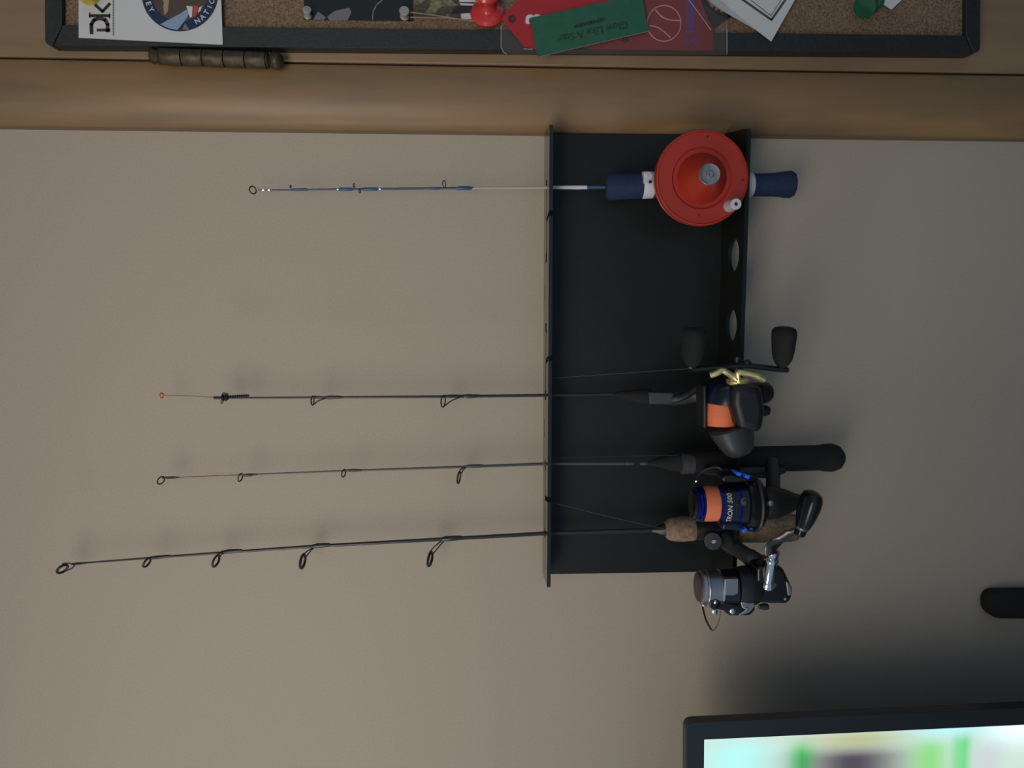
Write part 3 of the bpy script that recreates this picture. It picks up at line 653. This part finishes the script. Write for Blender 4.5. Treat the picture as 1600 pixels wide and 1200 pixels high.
bm = N(); lathe_px(bm, (1180, 787), (1252, 783), t3, t3-.004, [(0, 0), (0, 22), (.15, 27), (.4, 27), (.65, 21), (.85, 14), (.97, 11), (1, 8), (1, 0)], 36); obj('reel_body', bm, 'black', r3)
bm = N(); lathe(bm, P(1204, 786, t3+.0138), TO, [(-.001, .0022), (.001, .0022), (.0014, .001)], 12); obj('body_screw', bm, 'steel', r3)
bm = N()
lathe_px(bm, (1128, 787), (1191, 787), t3, t3, [(0, 27), (0, 33), (.25, 34), (.5, 36), (.52, 43), (.75, 43), (.9, 40), (1, 30), (1, 0)], 44); obj('rotor', bm, 'gloss', r3)
bm = N(); torus(bm, P(1177, 787, t3), IU, TO, 44*s, .0014, 44, 8); obj('rotor_rim', bm, 'dgrey', r3)
for sg in (-1, 1):
    bm = N(); q0 = 787+sg*37
    prism(bm, [(1128, q0-7), (1150, q0-8), (1178, q0-6), (1184, q0+2), (1176, q0+8*sg*.3+6), (1150, q0+6), (1128, q0+4)], t3-.006, t3+.010); ra = obj('rotor_arm', bm, 'gloss' if sg < 0 else 'navy', r3, bevel=.003, segs=3)
    for (x, y) in (((1155, 741), (1168, 745)) if sg < 0 else ((1164, 829), (1175, 824))):
        bm = N(); w = 4.2
        a = (18 if sg < 0 else -30); ca, sa = math.cos(math.radians(a)), math.sin(math.radians(a))
        prism(bm, [(x+ca*dx-sa*dy, y+sa*dx+ca*dy) for dx, dy in ((-w, -2.4), (w, -2.8), (w*.8, 2.8), (-w*.9, 2.6))], t3+.002, t3+.0140); obj('blue_inlay', bm, 'brightblue', ra, bevel=.0004, label='bright blue inlay')
bm = N(); lathe_px(bm, (1083, 787), (1096, 787), t3, t3, [(0, 0), (0, 20), (.1, 26), (.35, 28.5), (.45, 27), (.7, 27), (.8, 29), (1, 29), (1, 0)], 44); obj('spool_lip', bm, 'metalblue', r3)
bm = N(); lathe_px(bm, (1078, 787), (1084, 787), t3, t3, [(0, 0), (.1, 16), (.4, 22), (1, 24.5), (1, 0)], 40); obj('drag_knob', bm, 'gloss', r3)
bm = N(); lathe_px(bm, (1095, 787), (1120, 787), t3, t3, [(0, 0), (0, 27.6), (.5, 28.2), (1, 27.6), (1, 0)], 44); obj('spool_line', bm, 'orange', r3, label='wound orange line')
bm = N(); lathe_px(bm, (1119, 787), (1124, 787), t3, t3, [(0, 28), (.1, 30.5), (.9, 31), (1, 30)], 44); obj('spool_ring', bm, 'metalblue', r3)
bm = N(); lathe_px(bm, (1123, 787), (1149, 787), t3, t3, [(0, 30.5), (.3, 31.6), (1, 34.5), (1, 0)], 44); sk = obj('spool_skirt', bm, 'navy', r3)
bm = N(); lathe_px(bm, (1145, 787), (1149.5, 787), t3, t3, [(0, 34.6), (.5, 35.2), (1, 34.8)], 44); obj('spool_ring', bm, 'metalblue', r3)
mt = Matrix((IU, -IR, TO)).transposed().to_4x4(); mt.translation = P(1131, 787, t3)+TO*33.4*s
bm = N(); text(bm, 'TRON 500', mt, 11*s, th=.0001, bold=.012, shear=.2, bend=33.4*s); obj('skirt_lettering', bm, 'whiteink', r3)
mt = Matrix((IU, -IR, TO)).transposed().to_4x4(); mt.translation = P(1139.5, 787, t3)+TO*34.6*s
bm = N(); text(bm, '- - -- --', mt, 6*s, th=.0001, bend=34.6*s); obj('skirt_lettering', bm, 'greyink', r3)
bm = N(); c0 = P(1162.5, 784, t3+44*s*.82+.002)
for k in range(3):
    torus(bm, c0, IU*1.0, IR*.7, (2+k*2)*s, .00022, 18, 5, a0=.4+k, a1=5.0+k)
obj('emblem', bm, 'greyink', r3)
bm = N(); tube(bm, smooth_path([P(1088, 752, t3-.006), P(1092, 742, t3-.01), P(1105, 733, t3-.01), P(1124, 731, t3-.008), P(1134, 746, t3-.004)]), .0010, 8); obj('bail_wire', bm, 'dgrey', r3)
bm = N(); lathe(bm, P(1088, 752, t3-.006), TO, [(-.001, 0), (-.001, .0012), (.001, .0012), (.0016, 0)], 12); obj('bail_screw', bm, 'chrome', r3)
bm = N(); tube(bm, [P(862, 716, .028), P(950, 713.5, .033), P(1060, 711, .040)], .00014, 5); obj('fishing_line', bm, 'line', r3)

# ---- rod with cork grips and silver spinning reel
r4 = thing('ice_fishing_rod', 'longest rod, black, with cork grips and a silver spinning reel', 'fishing rod', P(1245, 826, .036))
blank('rod_blank', 'carbon', [(112, 881, 2.4), (230, 872, 3.4), (345, 863.5, 4.2), (490, 853.5, 5.2), (690, 842.5, 6.2), (860, 833, 6.8), (1040, 828, 7.6)], r4)
guide(r4, (97.5, 889, 8, 5.2, 128), [[(97, 881), (107, 880), (116, 882)], [(103, 892), (112, 888), (117, 882.5)]], [(112, 881.4, 3.6), (122, 880.6, 4.2), (136, 879.4, 3)], rr=.0011)
guide(r4, (229.5, 879, 7.6, 3.8, 115), [[(233, 872), (240, 870), (248, 870.5)]], [(232, 872, 4), (244, 870.8, 6), (262, 869.4, 5.5), (268, 868.8, 3.6)], rr=.0009)
guide(r4, (337.5, 876.5, 9, 4.2, 105), [[(340, 868), (346, 863), (352, 862)], [(342, 872), (347, 866), (356, 862)]], [(346, 862.6, 4.5), (356, 861.6, 7), (370, 860.8, 6.4), (378, 860, 4.4)], rr=.0010)
guide(r4, (473, 877, 11, 3.6, 96), [[(473, 867), (482, 860), (492, 854.5)], [(477, 872), (486, 860), (494, 854)]], [(486, 854, 5.4), (496, 852.6, 8), (510, 851.6, 7), (516, 851, 5.6)], rr=.0012)
guide(r4, (672, 873.5, 11, 3.2, 96), [[(672, 862), (680, 853), (692, 844)], [(676, 866), (686, 854), (695, 844)]], [(690, 842.4, 6), (696, 841.8, 9), (714, 840.6, 8.4), (722, 839.8, 6.4)], rr=.0012)
bm = N(); lathe_px(bm, (1018, 828.4), (1042, 827.5), .034, .035, [(0, 3.5), (.3, 5), (.6, 8.5), (1, 10)], 20); obj('winding_check', bm, 'carbon', r4)
bm = N(); lathe_px(bm, (1039, 827.5), (1084, 825.5), .035, .035, [(0, 0), (0, 11), (.1, 16.5), (.25, 19), (.6, 20.5), (.9, 20), (1, 19), (1, 0)], 34); obj('fore_grip', bm, 'corkgrip', r4)
bm = N(); lathe_px(bm, (1083, 826), (1152, 826), .035, .036, [(0, 0), (0, 17), (.1, 18.5), (.5, 16), (.9, 18), (1, 17), (1, 0)], 30); obj('reel_seat', bm, 'black', r4)
bm = N(); lathe_px(bm, (1148, 826), (1243, 824), .036, .036, [(0, 0), (0, 20), (.05, 22.5), (.5, 23), (.9, 23), (1, 21), (1, 0)], 34); obj('rear_grip', bm, 'corkgrip', r4)
bm = N(); lathe_px(bm, (1114, 844), (1114, 846), .040, .055, [(0, 15), (.6, 15), (.75, 13.5), (1, 13.5), (1, 0)], 30); obj('seat_clamp', bm, 'gloss', r4)
bm = N(); lathe(bm, P(1115, 845.5, .0545), TO, [(0, .0022), (.0008, .0022), (.0014, .0016), (.0014, .0008), (.0009, .0006), (.0009, 0)], 18); obj('clamp_screw', bm, 'chrome', r4)
t4 = .078; s = sc(t4)
bm = N(); tube(bm, smooth_path([P(1132, 842, .046), P(1152, 858, .058), P(1176, 874, .070), P(1204, 896, t4)]), [.0075]*5+[.0065]*6+[.0075]*8, 14, flat=(TO, .6)); obj('reel_stem', bm, 'dgrey', r4)
bm = N(); lathe_px(bm, (1089, 917), (1093, 917), t4, t4, [(0, 0), (0, 20), (.15, 23), (1, 24), (1, 0)], 40); obj('drag_knob', bm, 'plum', r4)
bm = N(); lathe_px(bm, (1092, 917), (1104, 917), t4, t4, [(0, 23), (.05, 26), (.2, 28), (.55, 28.5), (.65, 27.2), (.8, 27.2), (.9, 28), (1, 27)], 44); obj('spool_lip', bm, 'silver', r4)
bm = N(); lathe_px(bm, (1103, 917), (1123, 917), t4, t4, [(0, 0), (0, 25.5), (.5, 25.8), (1, 26.5), (1, 0)], 44); obj('spool_line', bm, 'steel', r4)
bm = N(); lathe_px(bm, (1122, 917), (1125, 917), t4, t4, [(0, 26.5), (.2, 28.5), (1, 28.5)], 44); obj('spool_ring', bm, 'chrome', r4)
bm = N(); lathe_px(bm, (1124, 917), (1150, 916), t4, t4, [(0, 26), (.1, 27.5), (.9, 29), (1, 27), (1, 0)], 44); obj('spool_skirt', bm, 'gloss', r4)
bm = N(); prism(bm, [(1132, 905), (1154, 904), (1154, 928), (1146, 931), (1132, 930)], t4+.009, t4+.0146); obj('skirt_plate', bm, 'silver', r4, bevel=.0006, label='chrome plate on the skirt')
bm = N(); lathe_px(bm, (1150, 915), (1190, 914), t4, t4, [(0, 0), (0, 29), (.3, 32), (.7, 31), (1, 24), (1, 0)], 40); obj('rotor', bm, 'black', r4)
bm = N(); prism(bm, [(1180, 884), (1205, 878), (1222, 886), (1231, 905), (1237, 918), (1235, 934), (1228, 942), (1190, 941), (1180, 936)], t4-.012, t4+.013, tp=t4+.010); obj('reel_body', bm, 'gloss', r4, bevel=.003, segs=3)
bm = N(); prism(bm, [(1228, 908), (1234, 912), (1238, 920), (1236, 932), (1231, 930)], t4-.008, t4+.0137); obj('body_trim', bm, 'steel', r4, bevel=.0008)
bm = N(); lathe(bm, P(1227, 936, t4+.013), TO, [(0, .0013), (.0006, .0011), (.0008, 0)], 12); obj('body_screw', bm, 'chrome', r4)
bm = N(); lathe_px(bm, (1186, 948), (1201, 948), t4, t4, [(0, 4), (.5, 5.5), (.9, 5), (1, 3)], 14); obj('anti_reverse_lever', bm, 'dgrey', r4)
# bail
bm = N(); prism(bm, [(1118, 937), (1133, 939), (1156, 944), (1180, 944), (1181, 954), (1172, 963), (1140, 963), (1131, 955), (1112, 952), (1108, 944)], t4-.003, t4+.010); obj('bail_arm', bm, 'gloss', r4, bevel=.0022, segs=3)
bm = N(); prism(bm, [(1157, 941), (1179, 940), (1179, 949), (1171, 958), (1155, 962), (1156, 959), (1166, 953), (1160, 950)], t4+.009, t4+.0118); obj('bail_lever', bm, 'silver', r4, bevel=.0006)
bm = N(); lathe(bm, P(1115, 942, t4+.008), TO, [(0, .0045), (.003, .0042), (.0035, .0032), (.0035, .0)], 22); obj('line_roller', bm, 'gloss', r4)
for x, y, r_, tz in ((1118, 941, .0017, .0117), (1145, 955, .0026, .0097), (1117, 956, .0024, .0085), (1101, 944, .0022, .004), (1167, 951, .0013, .0118)):
    bm = N(); lathe(bm, P(x, y, t4+tz), TO, [(0, r_), (.0006, r_*.95), (.0011, r_*.6), (.0012, 0)], 16); obj('bail_screw', bm, 'chrome', r4)
bm = N(); tube(bm, smooth_path([P(1098, 948, t4+.002), P(1101, 962, t4+.010), P(1106, 975, t4+.016), P(1113, 986, t4+.02)]), [.0008]*8+[.0009]*9+[.0004]*2, 8); obj('bail_wire', bm, 'bronze', r4)
bm = N(); tube(bm, smooth_path([P(1113, 986, t4+.02), P(1119, 980, t4+.016), P(1124, 968, t4+.010), P(1126, 955, t4+.006)]), .00028, 6); obj('bail_wire', bm, 'steel', r4)
# crank
tc = .096
bm = N(); lathe_px(bm, (1199, 914), (1208, 855), tc-.010, tc+.004, [(0, 14), (.06, 15), (.11, 13.5), (.15, 10.6), (.64, 11.2), (.68, 12.4), (.73, 12), (.76, 9.6), (.80, 11), (.9, 12), (.97, 8.5), (1, 0)], 32); obj('crank_shaft', bm, 'chrome', r4)
ta = tc+.007
bm = N(); tube(bm, smooth_path([P(1205, 866, ta), P(1204, 856, ta), P(1215, 846, ta), P(1232, 834, ta+.004), P(1252, 825, ta+.010)], 6), [.0048]*7+[.0042]*6+[.0034]*6+[.0026]*6, 10, flat=(TO, .35)); obj('crank_arm', bm, 'gunmetal', r4)
bm = N(); lathe_px(bm, (1248, 838), (1253, 824), ta+.010, ta+.010, [(0, 6), (.2, 9), (.7, 9.5), (1, 5)], 18); obj('crank_rivet', bm, 'gloss', r4)
bm = N(); lathe_px(bm, (1253, 826), (1272, 768), ta+.010, ta+.014, [(0, 0), (0, 8), (.03, 9), (.06, 14), (.25, 18), (.55, 21.5), (.8, 21.5), (.93, 17.5), (.98, 11), (1, 0)], 34, sy=.8); kk = obj('crank_knob', bm, 'gloss', r4)
bm = N(); lathe_px(bm, (1251.5, 829), (1254.5, 820), ta+.010, ta+.010, [(0, 7), (.2, 11), (.6, 11), (1, 9)], 22); obj('knob_collar', bm, 'steel', kk)
bm = N(); tube(bm, [P(862, 785, .030), P(950, 807, .034), P(1040, 827, .040)], .00022, 5); obj('fishing_line', bm, 'line', r4)

# ------------------------------------------------------------------ television
tT = .100
a = P(1072, 1130, tT); b = P(1600, 1106, tT)
dn = (b-a).normalized(); lf = Vector((dn.z, 0, -dn.x)).normalized()
if lf.x > 0: lf = -lf
TVW, TVH = 1.10, .64
tv = thing('television', 'black framed television showing a bright blurry picture in the corner of the photo', 'television', a+dn*TVH+lf*TVW/2)
def tvp(u, v, t): q = a+lf*u+dn*v; return Vector((q.x, -t, q.z))
bz = .0148
def frame_bar(u0, u1, v0, v1):
    bm = N(); loft_add(bm, [[tvp(u0, v0, t), tvp(u1, v0, t), tvp(u1, v1, t), tvp(u0, v1, t)] for t in (tT-.03, tT)]); return bm
bm = N(); mt = Matrix((lf, dn, TO)).transposed().to_4x4(); mt.translation = a+Vector((0, .005, 0))
rr = .006
cor = lambda x, y, a0: [(x+rr*math.cos(math.radians(a0+k*18)), y+rr*math.sin(math.radians(a0+k*18))) for k in range(6)]
plate(bm, [cor(rr, rr, 180)+cor(TVW-rr, rr, 270)+cor(TVW-rr, TVH-rr, 0)+cor(rr, TVH-rr, 90), [(bz, bz), (TVW-bz, bz), (TVW-bz, TVH-bz), (bz, TVH-bz)]], .010, mt)
obj('bezel', bm, 'tvblack', tv, bevel=.0008)
bm = N(); loft_add(bm, [[tvp(q, q, t), tvp(TVW-q, q, t), tvp(TVW-q, TVH-q, t), tvp(q, TVH-q, t)] for q, t in ((.16, tT-.045), (.11, tT-.03), (.008, tT-.009), (.008, tT-.006))]); obj('housing', bm, 'black', tv)
bm = N(); loft_add(bm, [[tvp(u*TVW, v*TVH, t) for u, v in ((.4, .35), (.6, .35), (.6, .65), (.4, .65))] for t in (.0005, tT-.045)]); obj('wall_bracket', bm, 'black', tv)
# screen with a soft, out-of-focus picture held in a colour layer
me = bpy.data.meshes.new('screen'); NX, NY = 110, 90
vsx, cols, fcs = [], [], []
def hump(x, c, w): return math.exp(-((x-c)/w)**2)
base = ROOT[tv.name]
for i in range(NX+1):
    for j in range(NY+1):
        u = bz+(TVW-2*bz)*(i/NX)**2.2; v = bz+(TVH-2*bz)*j/NY
        vsx.append(tvp(u, v, tT-.0035)-base)
        X = v/.512*1000*1.0; Y = u/.512*1000          # roughly pixels from the outer corner
        # bright hazy background
        c = [.60, .76, .68]
        f = lambda a: 0
        def mixin(col, w):
            for q in range(3): c[q] = c[q]*(1-w)+col[q]*w
        mixin((.42, 1.0, .98), .75*hump(X, 90, 60)*min(1, max(0, (Y-25)/30)))
        mixin((.58, .60, .46), .8*hump(X, 265, 90))
        mixin((.02, .62, .10), .95*hump(X, 188, 20)*min(1, max(0, (Y-34)/30)))
        mixin((.06, .045, .08), .97*min(1, max(0, (Y-48)/26))*hump(X, 270, 62)**.5)
        mixin((.42, .44, .12), .6*hump(Y, 45, 11)*hump(X, 285, 75))
        mixin((.22, .72, .16), .85*hump(X, 395, 28)*min(1, max(0, (Y-40)/24)))
        mixin((.50, .92, 1.0), .9*hump(X, 430, 70)*hump(Y, 28, 22))
        mixin((.03, .66, .12), .9*hump(X, 448, 13)*min(1, max(0, (Y-36)/22)))
        mixin((.95, 1.15, 1.25), .95*min(1, max(0, (X-470)/60))*hump(Y, 34, 30))
        mixin((.60, .62, .66), .8*hump(X, 490, 24)*min(1, max(0, (Y-52)/24)))
        k = 1.05
        if Y > 110:                                 # farther into the picture, outside the photograph
            m_ = .5+.5*math.sin(X*.011+Y*.007); mixin((.25+.3*m_, .45, .3+.2*m_), min(1, (Y-110)/120))
        cols.append([q*k for q in c])
for i in range(NX):
    for j in range(NY):
        q = i*(NY+1)+j; fcs.append((q, q+1, q+NY+2, q+NY+1))
me.from_pydata(vsx, [], fcs); me.materials.append(MT['picture'])
ca = me.color_attributes.new('picture', 'FLOAT_COLOR', 'POINT')
for k, c in enumerate(cols): ca.data[k].color = (*c, 1)
me.validate(); me.update()
so = bpy.data.objects.new('screen', me); C.objects.link(so); so.parent = tv; so['label'] = 'lit screen with a blurry cyan, green and white picture'
for p_ in me.polygons: p_.use_smooth = True

# ------------------------------------------------------------------ dark wall box below the rack
bm = N()
out = [(1700, 924), (1700, 969)]+corner(1564, 949, 19, 90, 180)+corner(1562, 943, 17, 180, 270)
prism(bm, out, 0, .014)
wb = obj('wall_box', bm, 'softblack', bevel=.003, segs=3)
tag(wb, 'dark rounded box on the wall beside the television, cut off by the photo edge', 'box')
